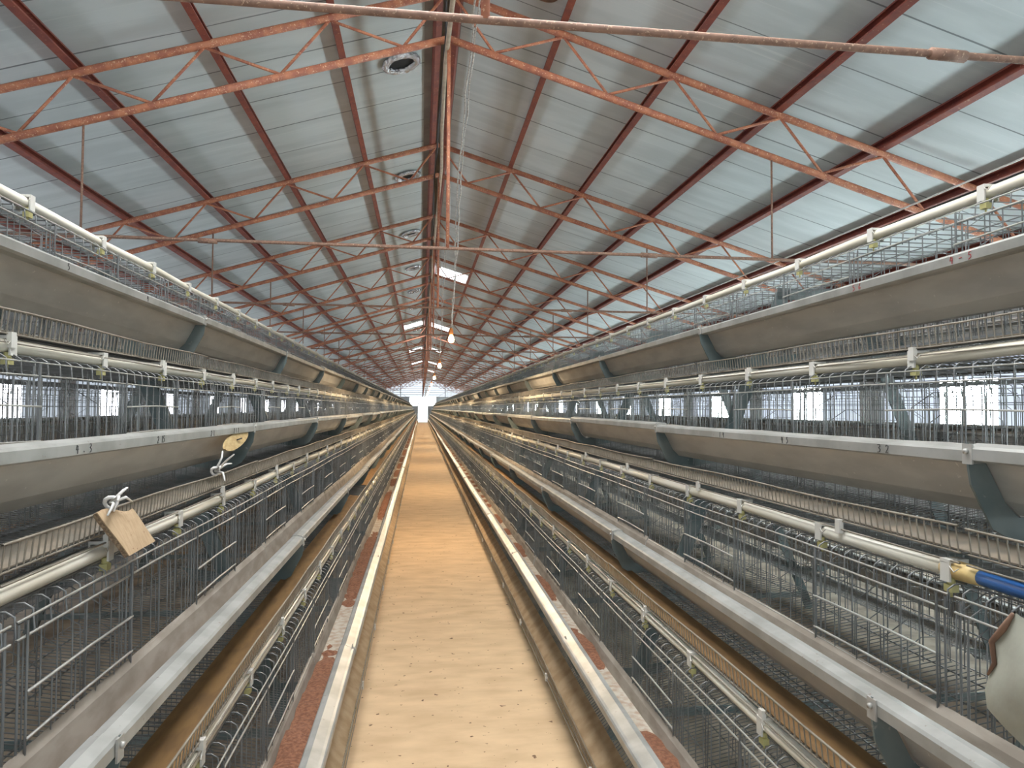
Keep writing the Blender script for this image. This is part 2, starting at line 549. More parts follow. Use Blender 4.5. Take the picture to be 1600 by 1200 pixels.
for i, y in enumerate((17.3, 28.8, 40.3, 51.8, 63.3)):
    skylight(1, y, 'right', i + 2)
for i, y in enumerate((28.3, 40.3, 51.8)):
    skylight(-1, y, 'left', i + 2)
# rusty round cap over the right slope near the camera
o = empty('vent_cap', (0.735, 5.40, ROOF - SL * 0.735 - .012))
o.rotation_euler = (0, math.atan(SL), 0)
n = 28
vs = [(0, 0, -.035)] + [(r * math.cos(2 * math.pi * i / n), r * math.sin(2 * math.pi * i / n), z) for r, z in ((.09, -.03), (.125, -.012), (.135, .01)) for i in range(n)]
fs = [(0, 1 + (i + 1) % n, 1 + i) for i in range(n)]
for q in range(2):
    fs += [(1 + q * n + i, 1 + q * n + (i + 1) % n, 1 + (q + 1) * n + (i + 1) % n, 1 + (q + 1) * n + i) for i in range(n)]
MB().add(vs, fs, True).build('cap_disc', MT['rustcap'], o)
MB().tube([(0, 0, -.03), (0, 0, -.06)], .01, 8).build('cap_stub', MT['rustdark'], o)
tag(o, 'round brown rusty vent cap on the right roof slope, alone near the top edge', 'vent cap')

m = MB().extrude([(-.20, ROOF - SL * .20 - .004), (0, ROOF - .004), (.13, ROOF - SL * .13 - .004), (.13, ROOF - SL * .13 - .010), (0, ROOF - .012), (-.20, ROOF - SL * .20 - .010)], Y0, YEND)  # dark strip in place of the shadow cast by the ridge purlins
struct(m.build('trim_ridge_shadow', MT['ridgeshade']))
# beige pipe and cables along the ridge
def wavy(x, z, y0, y1, n, amp, seed, drop=0.0):
    rnd = random.Random(seed)
    pts = []
    for i in range(n + 1):
        y = y0 + (y1 - y0) * i / n
        pts.append((x + rnd.uniform(-amp, amp), y, z + rnd.uniform(-amp, amp) - drop * abs(math.sin(math.pi * i / 2))))
    return pts
o = MB().tube(wavy(0.0, 4.52, 2.0, 82, 60, 0.022, 3), .019, 8).build('conduit_pipe', MT['conduit'])
tag(o, 'beige pipe slung in slight waves just under the ridge', 'pipe')
o = MB().tube(wavy(-0.045, 4.57, 2.0, 82, 90, 0.016, 5), .009, 6).build('ridge_cable', MT['black'])
tag(o, 'thin black cable running beside the beige ridge pipe', 'cable')
o = MB().tube(wavy(3.88, 3.33, 1.0, 60, 26, 0.012, 8), .008, 6).build('white_cord', MT['string'])
tag(o, 'white cord strung under the right roof slope above the cages', 'cord')
o = MB().tube(wavy(4.0, 3.28, 1.0, 60, 26, 0.008, 9), .009, 6).build('eave_cable', MT['black'])
tag(o, 'black cable strung under the right roof slope beside the white cord', 'cable')

# hanging bulbs
def bulb(y, i, z=2.43, x=0.15, light=True):
    o = empty('hanging_bulb', (x, y, z))
    g = MB()
    prof = [(0.0, -.045), (.018, -.042), (.031, -.028), (.036, -.008), (.032, .014), (.022, .034), (.015, .05)]
    n = 14
    vs = [(r * math.cos(2 * math.pi * q / n), r * math.sin(2 * math.pi * q / n), h) for r, h in prof for q in range(n)]
    fs = [(a * n + q, a * n + (q + 1) % n, (a + 1) * n + (q + 1) % n, (a + 1) * n + q) for a in range(len(prof) - 1) for q in range(n)]
    g.add(vs, fs, True).build('glass_bulb', MT['glow'], o)
    MB().tube([(0, 0, .048), (0, 0, .075), (0, 0, .13)], [.022, .026, .017], 12).build('socket', MT['socket'], o)
    rnd = random.Random(i)
    for q in range(2):
        key = [(0, 0, .125), (.012, -.12, .45), (.02, -.32, .80), (.02, -.62, 1.2), (.02, -1.1, 1.62), (.025, -1.9, 1.98), (.03, -2.9, 2.2), (.02, -3.9, 2.35), (-.05, -4.0, 2.575)]
        pts = []
        for (ax, ay, az), (bx, by, bz) in zip(key, key[1:]):
            for w in range(4):
                k = w / 4
                pts.append((ax + (bx - ax) * k + rnd.uniform(-.012, .012) + q * .03 * math.sin(.8 * az), ay + (by - ay) * k, az + (bz - az) * k + rnd.uniform(-.008, .008) - q * .04 * min(1, az)))
        MB().tube(pts, [.004 + rnd.uniform(0, .006) for _ in pts], 5).build('cord', MT['web'], o)
    tag(o, 'lit warm bulb in orange socket hanging from dusty cords, %s along the aisle' % ordinal(i), 'light bulb', 'bulbs hanging over the aisle')
    ld = bpy.data.lights.new('bulb_light', 'SPOT')      # the socket above shades the upward light
    ld.spot_size = math.radians(172)
    ld.spot_blend = 0.35
    ld.energy = BULB_W
    ld.color = (1.0, 0.74, 0.46)
    ld.shadow_soft_size = 0.05
    l = bpy.data.objects.new('bulb_light', ld)
    C.objects.link(l)
    l.parent = o
    l.location = (0, 0, -.10)
BY = [8.5 + 5.45 * i for i in range(13)]
for i, y in enumerate(BY):
    bulb(y, i + 1)

# ------------------------------------------------------------------ racks
# profiles are written as (u, v): u away from the aisle, v up, both from the trough lip
def trough_mb(s, L=S + 0.012):
    outer = [(.150, -.034), (.139, -.052), (.116, -.142), (.108, -.150), (.080, -.150), (.050, -.120), (.004, -.032), (-.026, -.032), (-.034, -.024), (-.034, -.010), (-.028, -.003), (-.008, .003), (.012, -.001), (.017, -.008)]
    t = .0035
    inner = [(.010, -.006), (-.008, -.002), (-.026, -.010), (-.026, -.024), (.008, -.027), (.054, -.116), (.083, -.145), (.106, -.145), (.112, -.139), (.135, -.050), (.147, -.032)]
    global TROUGH_IN, TROUGH_N
    TROUGH_IN, TROUGH_N = len(outer) + 3, len(outer) + len(inner)
    return MB().extrude([(s * a, b) for a, b in outer + inner], 0, L)

def wire(m, pts, r, n=4):
    m.tube(pts, r, n, caps=False)

def cage_parts(s, tier, lod=0):
    """wire cage, 2.03 m long (y), four cells; returns list of (name, MB, material key)"""
    L = S - 0.02
    c = L / 4
    r = 0.0017 if lod == 0 else 0.0021
    rl = 0.0026
    F, TOP, BK = 0.150, CTOP[tier], 0.56
    TRAY = TRAYV[tier]
    low = tier == 0
    X = lambda u: s * u
    parts = []
    # top grid: wires run back to front and hook down over the front rail
    m = MB()
    st = 0.062 if lod == 0 else 0.09
    n = int(L / st)
    for i in range(n + 1):
        y = .012 + (L - .024) * i / n
        wire(m, [(X(BK), y, TOP), (X(.172), y, TOP), (X(.156), y, TOP - .010), (X(.152), y, TOP - .055)], r * 1.25)
    for u in (.19, .30, .43, .55):
        wire(m, [(X(u), 0, TOP + .003), (X(u), L, TOP + .003)], rl if lod == 0 else r)
    parts.append(('top_panel', m, 'wire'))
    # front
    m = MB()
    for k in range(4):
        nn = 8 if lod == 0 else 6
        for i in range(nn):
            y = c * k + c * (i + .5) / nn
            wire(m, [(X(F), y, TOP - .05), (X(F), y, TRAY + .012 if tier else -.2)], r)
    for k in range(5):
        for dy in ((.012, -.012) if 0 < k < 4 else ((.012,) if k == 0 else (-.012,))):
            wire(m, [(X(F - .002), c * k + dy, TOP - .024), (X(F - .002), c * k + dy, -.2)], rl)
    parts.append(('front_panel', m, 'wire'))
    m = MB()
    for z, rr in ((TOP - .05, rl * 1.1), (TOP - .017, rl), (-.04, rl * 1.15)):
        wire(m, [(X(F - .004), 0, z), (X(F - .004), L * .33, z + .003), (X(F - .004), L * .7, z - .002), (X(F - .004), L, z)], rr)
    parts.append(('front_rail', m, 'wirelight'))
    for k in (0, 2):
        m, mbar = MB(), MB()
        ya, yb = c * k + .03, c * (k + 1) + .012
        for z in (.075, -.012):
            wire(mbar, [(X(F - .009), ya, z), (X(F - .011), (ya + yb) / 2, z + .004), (X(F - .009), yb, z)], rl * 1.25)
        wire(m, [(X(F - .008), yb - .006, TOP - .017), (X(F - .008), yb - .006, -.17)], rl * 1.2)
        wire(m, [(X(F - .008), ya, TOP - .02), (X(F - .008), ya, -.12)], rl)
        for i in range(1, 5):
            y = ya + (yb - ya) * i / 5
            wire(m, [(X(F - .006), y, .08), (X(F - .006), y, -.15)], r)
        parts.append(('sliding_door', m, 'wire', mbar, 'wirelight'))
    # back
    m = MB()
    st = 0.055 if lod == 0 else 0.09
    n = int(L / st)
    for i in range(n + 1):
        y = .01 + (L - .02) * i / n
        wire(m, [(X(BK), y, TOP), (X(BK), y, -.13)], r)
    for z in (TOP - .02, .1, -.02, -.12):
        wire(m, [(X(BK), 0, z), (X(BK), L, z)], r)
    parts.append(('back_panel', m, 'wire'))
    # partitions: nested bent wires
    for k in range(5 if lod == 0 else 3):
        m = MB()
        y = min(max(c * k * (1 if lod == 0 else 2), .006), L - .006)
        for q in range(6):
            z = TOP - .02 - q * .052
            uf = F + .02 + .045 * q
            wire(m, [(X(BK), y, z), (X(uf + .07), y, z), (X(uf), y, z - .045), (X(uf - .004), y, -.17 + .015 * q)], r)
        for u in (.25, .36, .47, .55):
            wire(m, [(X(u), y, TOP - .01), (X(u), y, -.17 + (u - .15) * .15)], r)
        parts.append(('partition', m, 'wire'))
    # sloping floor grid that runs on under the trough as the egg tray
    m = MB()
    if low:
        prof = [(BK, -.125), (.15, -.205), (.08, -.235), (.0, -.30), (-.05, -.345)]
        lip = (-.056, -.295)
    else:
        prof = [(BK, -.125 if tier == 1 else -.15), (.12, TRAY + .018), (-.05, TRAY)]
        lip = (-.056, TRAY + .056)
    st = 0.025 if lod == 0 else 0.06
    n = int(L / st)
    for i in range(n + 1):
        y = .008 + (L - .016) * i / n
        wire(m, [(X(u), y, v) for u, v in prof], r)
    def onprof(u):
        for (a, b), (a2, b2) in zip(prof, prof[1:]):
            if a2 <= u <= a:
                return b + (b2 - b) * (u - a) / (a2 - a)
        return prof[-1][1]
    for u in ((.52, .42, .32, .22, .12, .03) if lod == 0 else (.5, .3, .1)):
        wire(m, [(X(u), 0, onprof(u) - .003), (X(u), L, onprof(u) - .003)], rl)
    parts.append(('floor_grid', m, 'wire'))
    m = MB()
    for i in range(n + 1):
        y = .008 + (L - .016) * i / n
        wire(m, [(X(prof[-1][0]), y, prof[-1][1]), (X(lip[0]), y, lip[1])], r * 1.1)
    ph = random.uniform(0, 6)
    wire(m, [(X(lip[0]), L * j / 8, lip[1] + .003 * math.sin(ph + j * 1.3)) for j in range(9)], rl * 1.25)
    wire(m, [(X(prof[-1][0]), 0, prof[-1][1]), (X(prof[-1][0]), L, prof[-1][1])], rl)
    wire(m, [(X(prof[-1][0] - .004), 0, prof[-1][1] - .022), (X(prof[-1][0] - .004), L, prof[-1][1] - .022)], rl)
    parts.append(('egg_tray_edge', m, 'wirelip'))
    for y in (L * .22, L * .72):
        m = MB()
        xs = sorted((X(prof[-1][0] - .010), X(prof[-1][0] + .002)))
        m.box(xs[0], xs[1], y - .011, y + .011, prof[-1][1] - .034, prof[-1][1] + .004)
        parts.append(('tray_clamp', m, 'clip'))
    return parts

MIDX = {'wire': 0, 'wirelight': 1, 'wirelip': 2, 'clip': 3}
def joined(parts):
    mb = merge([q for p in parts for q in p[1::2]])
    ids = []
    for p in parts:
        for q, k in zip(p[1::2], p[2::2]):
            ids += [MIDX[k]] * len(q.f)
    return mb, ids
CAGE_ME = [MT['wire'], MT['wirelight'], MT['wirelip'], MT['clip']]

def modx(s, tier):
    return s * LIPX[tier]
def mod_y(i):
    return FR0 + S * i

FIRST = {-1: -1, 1: -1}
NEAR_PARTS, NEAR_ONE = 7, 28
cages = {}
rest_v, rest_f, rest_id, rest_n = [], [], [], 0
def add_rest(me_pack, dx, dy, dz):
    global rest_n
    v, f, ids = me_pack
    rest_v.append(v + np.array((dx, dy, dz)))
    rest_f.append(f + rest_n)
    rest_id.append(ids)
    rest_n += len(v)

for s, side in SIDES:
    for t in range(4):
        parts = cage_parts(s, t)
        meshes = []
        for p in parts:
            me = merge(p[1::2]).mesh(p[0], [MT[k] for k in p[2::2]])
            me.polygons.foreach_set('material_index', idents([q for q, m_ in enumerate(p[1::2]) for _ in m_.f]))
            meshes.append((p[0], me))
        mb, ids = joined(cage_parts(s, t))
        one = mb.mesh('wire_cage', CAGE_ME)
        one.polygons.foreach_set('material_index', idents(ids))
        mb2, ids2 = joined(cage_parts(s, t, 1))
        pack = (np.array(mb2.v), np.array(mb2.f), np.array(ids2))
        mbb, idb = joined(cage_parts(-s, t))
        back = mbb.mesh('wire_cage', CAGE_ME)
        back.polygons.foreach_set('material_index', idents(idb))
        mbb2, idb2 = joined(cage_parts(-s, t, 1))
        packb = (np.array(mbb2.v), np.array(mbb2.f), np.array(idb2))
        xb = s * (2 * XC - LIPX[t])
        proto = None
        for i in range(FIRST[s], NMOD + 1):
            y = mod_y(i) + .01
            num = ordinal(i - FIRST[s] + 1)
            if i <= NEAR_PARTS:
                if proto is None:
                    o = proto = empty('wire_cage')
                    for nm, me in meshes:
                        link(nm, me, o)
                else:
                    o = copy_tree(proto)
            elif i <= NEAR_ONE:
                o = link('wire_cage', one)
            else:
                add_rest(pack, modx(s, t), y, LIPZ[t])
                o = None
            if o is not None:
                o.location = (modx(s, t), y, LIPZ[t])
                tag(o, 'wire hen cage, %s rack aisle side, %s tier, %s from near end' % (side, TIER[t], num), 'cage', 'wire hen cages on the racks')
                cages[(s, t, i)] = o
            if i >= 0:
                if i <= 6:
                    o = link('wire_cage', back)
                    o.location = (xb, y, LIPZ[t])
                    tag(o, 'wire hen cage, %s rack far side, %s tier, %s from near end' % (side, TIER[t], ordinal(i + 1)), 'cage', 'wire hen cages on the racks')
                else:
                    add_rest(packb, xb, y, LIPZ[t])
me = bpy.data.meshes.new('wire_cage')
V = np.concatenate(rest_v)
Fq = np.concatenate(rest_f)
me.vertices.add(len(V))
me.vertices.foreach_set('co', V.astype(np.float32).ravel())
me.loops.add(Fq.size)
me.loops.foreach_set('vertex_index', Fq.astype(np.int32).ravel())
me.polygons.add(len(Fq))
me.polygons.foreach_set('loop_start', np.arange(0, Fq.size, 4, dtype=np.int32))
for m_ in CAGE_ME:
    me.materials.append(m_)
me.polygons.foreach_set('material_index', np.concatenate(rest_id).astype(np.int32))
me.update(calc_edges=True)
o = link('wire_cage', me)
tag(o, 'remaining wire hen cages receding to the far end and behind both racks', 'cage', 'wire hen cages on the racks', 'stuff')

# feed troughs
troughs = {}
rest = MB()
for s, side in SIDES:
    tm = trough_mb(s)
    tmats = [MT['galv'], MT['dusty']]
    tids = idents([1 if (q >= TROUGH_IN and q < TROUGH_N) else 0 for q in range(len(tm.f))])
    tme = tm.mesh('feed_trough', tmats)
    tme.polygons.foreach_set('material_index', tids)
    bme = trough_mb(-s).mesh('feed_trough', tmats)
    bme.polygons.foreach_set('material_index', tids)
    for t in range(4):
        xb = s * (2 * XC - LIPX[t])
        for i in range(FIRST[s], NMOD + 1):
            y = mod_y(i) - .006
            dz = random.uniform(-.006, .006)
            if i <= NEAR_ONE:
                o = link('feed_trough', tme)
                o.location = (modx(s, t), y, LIPZ[t] + dz)
                o.rotation_euler = (random.uniform(-.003, .003), 0, random.uniform(-.002, .002))
                tag(o, 'galvanised feed trough length, %s rack aisle side, %s tier, %s from near end' % (side, TIER[t], ordinal(i - FIRST[s] + 1)), 'feed trough', 'galvanised feed troughs')
                troughs[(s, t, i)] = o
            else:
                rest.add([(v[0] + modx(s, t), v[1] + y, v[2] + LIPZ[t] + dz) for v in tm.v], tm.f)
            if 0 <= i <= 6:
                o = link('feed_trough', bme)
                o.location = (xb, y, LIPZ[t])
                tag(o, 'galvanised feed trough length, %s rack far side, %s tier, %s from near end' % (side, TIER[t], ordinal(i + 1)), 'feed trough', 'galvanised feed troughs')
            elif i > 6:
                rest.add([(xb - v[0], v[1] + y, v[2] + LIPZ[t]) for v in tm.v], tm.f)
o = rest.build('feed_trough', tmats)
nf = len(rest.f)
o.data.polygons.foreach_set('material_index', idents(list(tids) * (nf // len(tids))))
tag(o, 'remaining feed troughs receding to the far end and behind both racks', 'feed trough', 'galvanised feed troughs', 'stuff')

# bright rolled lip of each trough length: a part with its own look
for s, side in SIDES:
    lip = [(.003, -.034), (-.027, -.0345), (-.037, -.030), (-.037, -.0065), (-.032, -.0004), (-.022, .0022), (-.008, .0058), (.013, .0015), (.0195, -.008), (.0175, -.008), (.012, -.0005), (-.008, .0035), (-.0305, -.0022), (-.0345, -.007), (-.0345, -.0293), (-.0262, -.0325)]
    lip0 = [(a - (.018 if a < -.02 else 0), b - (.010 if a < -.02 else 0)) for a, b in lip]
    lme = MB().extrude([(s * a, b) for a, b in lip], 0.001, S + .011).mesh('rolled_lip', MT['galvbright'])
    lme0 = MB().extrude([(s * a, b) for a, b in lip0], 0.001, S + .011).mesh('rolled_lip', MT['galvbright'])
    for (ss, t, i), o in list(troughs.items()):
        if ss == s and i <= 14:
            link('rolled_lip', lme if t else lme0, o)

# feed in the bottom troughs
for s, side in SIDES:
    m = MB()
    rnd = random.Random(11 + s)
    y = 1.0
    while y < 62:
        ln = rnd.uniform(.25, 1.1) if s > 0 else rnd.uniform(1.6, 4.2)
        n = max(4, int(ln / .05))
        vs, fs = [], []
        for j in range(n + 1):
            e = max(0.0, math.sin(math.pi * j / n)) ** 0.5
            hgt = -.143 + (.072 if s > 0 else .084) * e * rnd.uniform(.75, 1.0) + .001
            k = (hgt + .15) / .12
            ul, ur = .060 - .04 * k, .113 + .022 * k
            for q, uq in enumerate((0, .25, .5, .75, 1)):
                vs.append((s * (LIPX[0] + ul + (ur - ul) * uq), y + ln * j / n, LIPZ[0] + hgt + (rnd.uniform(0, .008) if 0 < q < 4 else -.004)))
        for j in range(n):
            for q in range(4):
                fs.append((j * 5 + q, j * 5 + q + 1, (j + 1) * 5 + q + 1, (j + 1) * 5 + q))
        m.add(vs, fs, True)
        y += ln + (rnd.uniform(.03, .35) if s > 0 else rnd.uniform(-.25, .02))
    o = m.build('poultry_feed', MT['feed'])
    tag(o, 'red-brown feed lying in the bottom trough of the %s rack' % side, 'feed', None, 'stuff')
    d0 = MB().extrude([(s * (LIPX[0] + u), LIPZ[0] + v) for u, v in ((.040, -.092), (.122, -.092), (.113, -.140), (.078, -.140))], .9, 62)
    o = d0.build('feed_dust', MT['feedbed'])
    tag(o, 'pale dusty feed layer lining the bottom trough of the %s rack' % side, 'feed', None, 'stuff')
    if s < 0:
        m = MB()
        for ya, yb in ((.9, 3.2), (3.25, 9.0)):
            prof = [(s * (LIPX[1] + .062), LIPZ[1] - .128), (s * (LIPX[1] + .112), LIPZ[1] - .128), (s * (LIPX[1] + .110), LIPZ[1] - .142), (s * (LIPX[1] + .078), LIPZ[1] - .142)]
            m.extrude(prof, ya, yb)
        o = m.build('poultry_feed', MT['feed'])
        tag(o, 'thin red-brown feed residue in the second-tier trough of the left rack', 'feed', None, 'stuff')

# A-frame stands
def frame_parts(s):
    P = []
    t = .004
    def leg(b, x0, z0, x1, z1, w):
        dx, dz = x1 - x0, z1 - z0
        l = math.hypot(dx, dz)
        nx, nz = -dz / l * w / 2, dx / l * w / 2
        b.plate([(x0 - nx, z0 - nz), (x0 + nx, z0 + nz), (x1 + nx, z1 + nz), (x1 - nx, z1 - nz)], -t, t)
        # turned flange
        b.add([(x0 - nx, -t, z0 - nz), (x0 - nx, .03, z0 - nz), (x1 - nx, .03, z1 - nz), (x1 - nx, -t, z1 - nz)], [(0, 1, 2, 3)])
        return b
    for q in (0, 1):
        f = (lambda x: s * x) if q == 0 else (lambda x: s * (2 * XC - x))
        P.append(('leg', leg(MB(), f(0.74), -.02, f(1.66), 2.22, .07), 'frame'))
    P.append(('top_bar', MB().plate([(s * 1.62, 2.17), (s * 2.08, 2.17), (s * 2.08, 2.23), (s * 1.62, 2.23)], -t, t), 'frame'))
    for z in (.10,):
        xl = .74 + (z / 2.24) * .92
        P.append(('cross_bar', MB().plate([(s * xl, z - .02), (s * (2 * XC - xl), z - .02), (s * (2 * XC - xl), z + .02), (s * xl, z + .02)], -t, t), 'frame'))
    for k in range(4):
        for q in (0, 1):
            X = LIPX[k]
            f = (lambda u: s * (X + u)) if q == 0 else (lambda u: s * (2 * XC - X - u))
            poly = [(-.040, .006), (-.040, -.045), (-.034, -.085), (.015, -.180), (.060, -.205), (.20, -.210), (.44, -.19), (.50, -.13), (.30, -.16), (.16, -.16), (.155, -.06), (.143, -.05), (.118, -.152), (.078, -.156), (.046, -.124), (.000, -.036), (-.038, -.0355), (-.038, .006)]
            P.append(('trough_bracket', MB().plate([(f(u), LIPZ[k] + v) for u, v in poly], -.003, .003), 'frame'))
            if q == 0:
                b = MB().box(min(f(-.0415), f(-.0375)), max(f(-.0415), f(-.0375)), -.014, .014, LIPZ[k] - .04, LIPZ[k] + .004)
                b.tube([(f(-.041), 0, LIPZ[k] - .012), (f(-.048), 0, LIPZ[k] - .012)], .006, 8)
                P.append(('lip_clamp', b, 'galv'))
    return P
for s, side in SIDES:
    parts = frame_parts(s)
    meshes = [(nm, mb.mesh(nm, MT[mk])) for nm, mb, mk in parts]
    one = merge([p[1] for p in parts]).mesh('rack_stand', MT['frame'])
    proto = None
    for i in range(0, NMOD + 2):
        if i <= 9:
            if proto is None:
                o = proto = empty('rack_stand')
                for nm, me in meshes:
                    link(nm, me, o)
            else:
                o = copy_tree(proto)
        else:
            o = link('rack_stand', one)
        o.location = (0, mod_y(i), 0)
        tag(o, 'blue-grey steel A-frame stand under the %s rack, %s from the near end' % (side, ordinal(i + 1)), 'stand', 'steel A-frame stands of the racks')

# egg belts
BELT = ['belttan', 'beltorange', 'beltdark', 'beltdark']
BW = ['tan', 'orange-brown', 'dusty dark brown', 'dusty dark brown']
for s, side in SIDES:
    for t in range(4):
        for face in (0, 1):
            X, Z = LIPX[t], LIPZ[t]
            f = (lambda u: s * (X + u)) if face == 0 else (lambda u: s * (2 * XC - X - u))
            if t == 0:
                prof = [(-.044, -.336), (.002, -.295), (.045, -.260), (.045, -.257), (.002, -.291), (-.044, -.332)]
            else:
                tv = TRAYV[t] + .0025
                prof = [(-.046, tv + .0015), (.062, tv + .013), (.062, tv + .016), (-.046, tv + .0045)]
            if face == 0 and t == 1 and s < 0:
                m = MB().extrude([(f(u), Z + v) for u, v in prof], 1.0, 6.7).extrude([(f(u), Z + v) for u, v in prof], 7.6, mod_y(NMOD + 1))
            else:
                m = MB().extrude([(f(u), Z + v) for u, v in prof], mod_y(FIRST[s]) + .05, mod_y(NMOD + 1))
            o = m.build('egg_belt', MT[BELT[t]])
            tag(o, '%s egg belt in the egg tray, %s rack %s, %s tier' % (BW[t], side, 'aisle side' if face == 0 else 'far side', TIER[t]), 'egg belt', 'egg belts of the racks')

# water pipes with clips and drinkers
def clip_mb(s):
    m = MB()
    m.box(-.024, .024, -.014, .014, .017, .025)
    m.box(-.024, -.019, -.014, .014, -.024, .018)
    m.box(.019, .024, -.014, .014, -.024, .018)
    m.tube([(-s * .024, -.014, .012), (-s * .026, -.03, .002), (-s * .026, -.045, .012)], .0014, 4)
    return m
def drinker_mb(s):
    m = MB()
    m.tube([(0, 0, -.016), (0, 0, -.032)], .009, 8)
    m.box(-.009, .009, -.012, .012, -.046, -.030)
    m.tube([(0, 0, -.044), (0, 0, -.058)], .003, 6)
    return m
PU, PVT = .195, [.258, .254, .224, .212]
for s, side in SIDES:
    cme = clip_mb(s).mesh('pipe_clip', MT['clip'])
    dme = drinker_mb(s).mesh('nipple_drinker', MT['yellow'])
    cm, dm = clip_mb(s), drinker_mb(s)
    for t in range(4):
        x, z = s * (LIPX[t] + PU), LIPZ[t] + PVT[t]
        ys = 1.46 if (s > 0 and t == 1) else mod_y(FIRST[s]) + .02
        rnd = random.Random(50 + t + 10 * s)
        pts = []
        step = S / 4
        y = ys
        n = int((mod_y(NMOD + 1) - ys) / step)
        off = []
        for j in range(n + 1):
            d = (rnd.uniform(-.004, .004), rnd.uniform(-.006, .003))
            off.append(d)
        def at(y):
            a = max(0, min(n - 1e-6, (y - ys) / step))
            j = int(a)
            w = a - j
            return (x + off[j][0] * (1 - w) + off[min(j + 1, n)][0] * w, z + off[j][1] * (1 - w) + off[min(j + 1, n)][1] * w)
        for j in range(n + 1):
            pts.append((x + off[j][0], ys + step * j, z + off[j][1]))
        o = MB().tube(pts, .0185, 8).build('water_pipe', MT['pvc'])
        tag(o, 'cream plastic water pipe along the cage tops of the %s rack, %s tier' % (side, TIER[t]), 'water pipe', 'cream water pipes')
        cr, dr = MB(), MB()
        cnt = 0
        y = 1.45 if (s > 0 and t == 1) else FR0 + .5125 - .05
        while y < mod_y(NMOD + 1) - .1:
            px, pz = at(max(y, ys))
            if cnt < 100:
                link('pipe_clip', cme, o, (px, y, pz))
                link('nipple_drinker', dme, o, (px - s * .012, y - .005, pz))
            else:
                cr.add([(v[0] + px, v[1] + y, v[2] + pz) for v in cm.v], cm.f)
                dr.add([(v[0] + px, v[1] + y, v[2] + pz) for v in dm.v], dm.f)
            cnt += 1
            y += .5125
        for nm, mm, mk in (('pipe_clip', cr, 'clip'), ('nipple_drinker', dr, 'yellow')):
            q = mm.build(nm, MT[mk], o)
            q['kind'] = 'stuff'

# ------------------------------------------------------------------ single things
def pt(x, y, z):            # camera-relative measurements to world
    return (x + CAMX, y, z + CAMZ)
# blue hose with yellow tape joined to the right second-tier pipe
x, z = LIPX[1] + PU, LIPZ[1] + PVT[1]
o = MB().tube([(x, 1.392, z), (x + .002, 1.1, z - .004), (x + .006, .7, z + .004), (x, .1, z)], .0165, 14).build('water_hose', MT['blue'])
tag(o, 'bright blue hose joined to the right rack second-tier water pipe', 'hose')
MB().tube([(x, 1.475, z), (x, 1.45, z), (x, 1.40, z), (x, 1.372, z)], [.0195, .0215, .0205, .0185], 14).build('tape_wrap', MT['tape'], o)['label'] = 'yellow tape wrap'
# cardboard tag tied to the third tray on the left
o = empty('cardboard_tag', pt(-.76, 1.83, -.24))
base = Vector(pt(-.76, 1.83, -.24))
A, B, Cc, D = (Vector(pt(*p)) - base for p in ((-.752, 1.765, -.250), (-.742, 1.94, -.262), (-.690, 1.975, -.352), (-.698, 1.80, -.360)))
nrm = (B - A).cross(D - A).normalized()
if nrm.x < 0:
    nrm = -nrm
def sheet(off, thick, N=7):
    vs, fs = [], []
    rnd = random.Random(3)
    for lay in (0, 1):
        for i in range(N + 1):
            for j in range(N + 1):
                a, b = i / N, j / N
                p = (A * (1 - a) + B * a) * (1 - b) + (D * (1 - a) + Cc * a) * b
                p = p + nrm * (off + lay * thick + .007 * math.sin(3 * a + 2.2 * b) * b)
                if j == 0:
                    p = p + (A - D).normalized() * (.008 * math.sin(6 * a))
                vs.append(tuple(p))
    M_ = (N + 1) ** 2
    idx = lambda l, i, j: l * M_ + i * (N + 1) + j
    for l in (0, 1):
        for i in range(N):
            for j in range(N):
                q = (idx(l, i, j), idx(l, i + 1, j), idx(l, i + 1, j + 1), idx(l, i, j + 1))
                fs.append(q if l else q[::-1])
    for i in range(N):
        fs += [(idx(0, i, 0), idx(0, i + 1, 0), idx(1, i + 1, 0), idx(1, i, 0)), (idx(0, i, N), idx(1, i, N), idx(1, i + 1, N), idx(0, i + 1, N)),
               (idx(0, 0, i), idx(1, 0, i), idx(1, 0, i + 1), idx(0, 0, i + 1)), (idx(0, N, i), idx(0, N, i + 1), idx(1, N, i + 1), idx(1, N, i))]
    return MB().add(vs, fs)
sheet(-.002, .010).build('corrugated_core', MT['cardedge'], o)
sheet(.0085, .002).build('face_sheet', MT['card'], o)
tag(o, 'torn piece of tan cardboard tied to the left rack above the water pipe', 'cardboard')
# white plastic strings, a knot on the cardboard and one further along
def knot(p, name, label, length, rndseed):
    rnd = random.Random(rndseed)
    q = empty(name, p)
    m = MB()
    m.tube([(.014 * math.cos(a), .004 * math.sin(2 * a), .014 * math.sin(a)) for a in [i * 2 * math.pi / 10 for i in range(11)]], .005, 6)
    m.build('knot', MT['string'], q)
    for i in range(5):
        dy, dz = rnd.uniform(-1, 1), rnd.uniform(-.3, .9)
        dx = rnd.uniform(.1, .6)
        e = Vector((dx, dy, dz)).normalized() * length * rnd.uniform(.6, 1.1)
        MB().tube([(0, 0, 0), tuple(e * .5 + Vector((.01, 0, .012))), tuple(e)], [.005, .004, .0025], 5).build('string_end', MT['string'], q)
    tag(q, label, 'string')
knot(pt(-.742, 1.835, -.232), 'tie_string', 'white plastic string knotted through the top of the tan cardboard', .075, 4)
knot(pt(-.752, 2.75, -.236), 'tie_string', 'white plastic string knotted on the left egg tray past the cardboard', .10, 9)
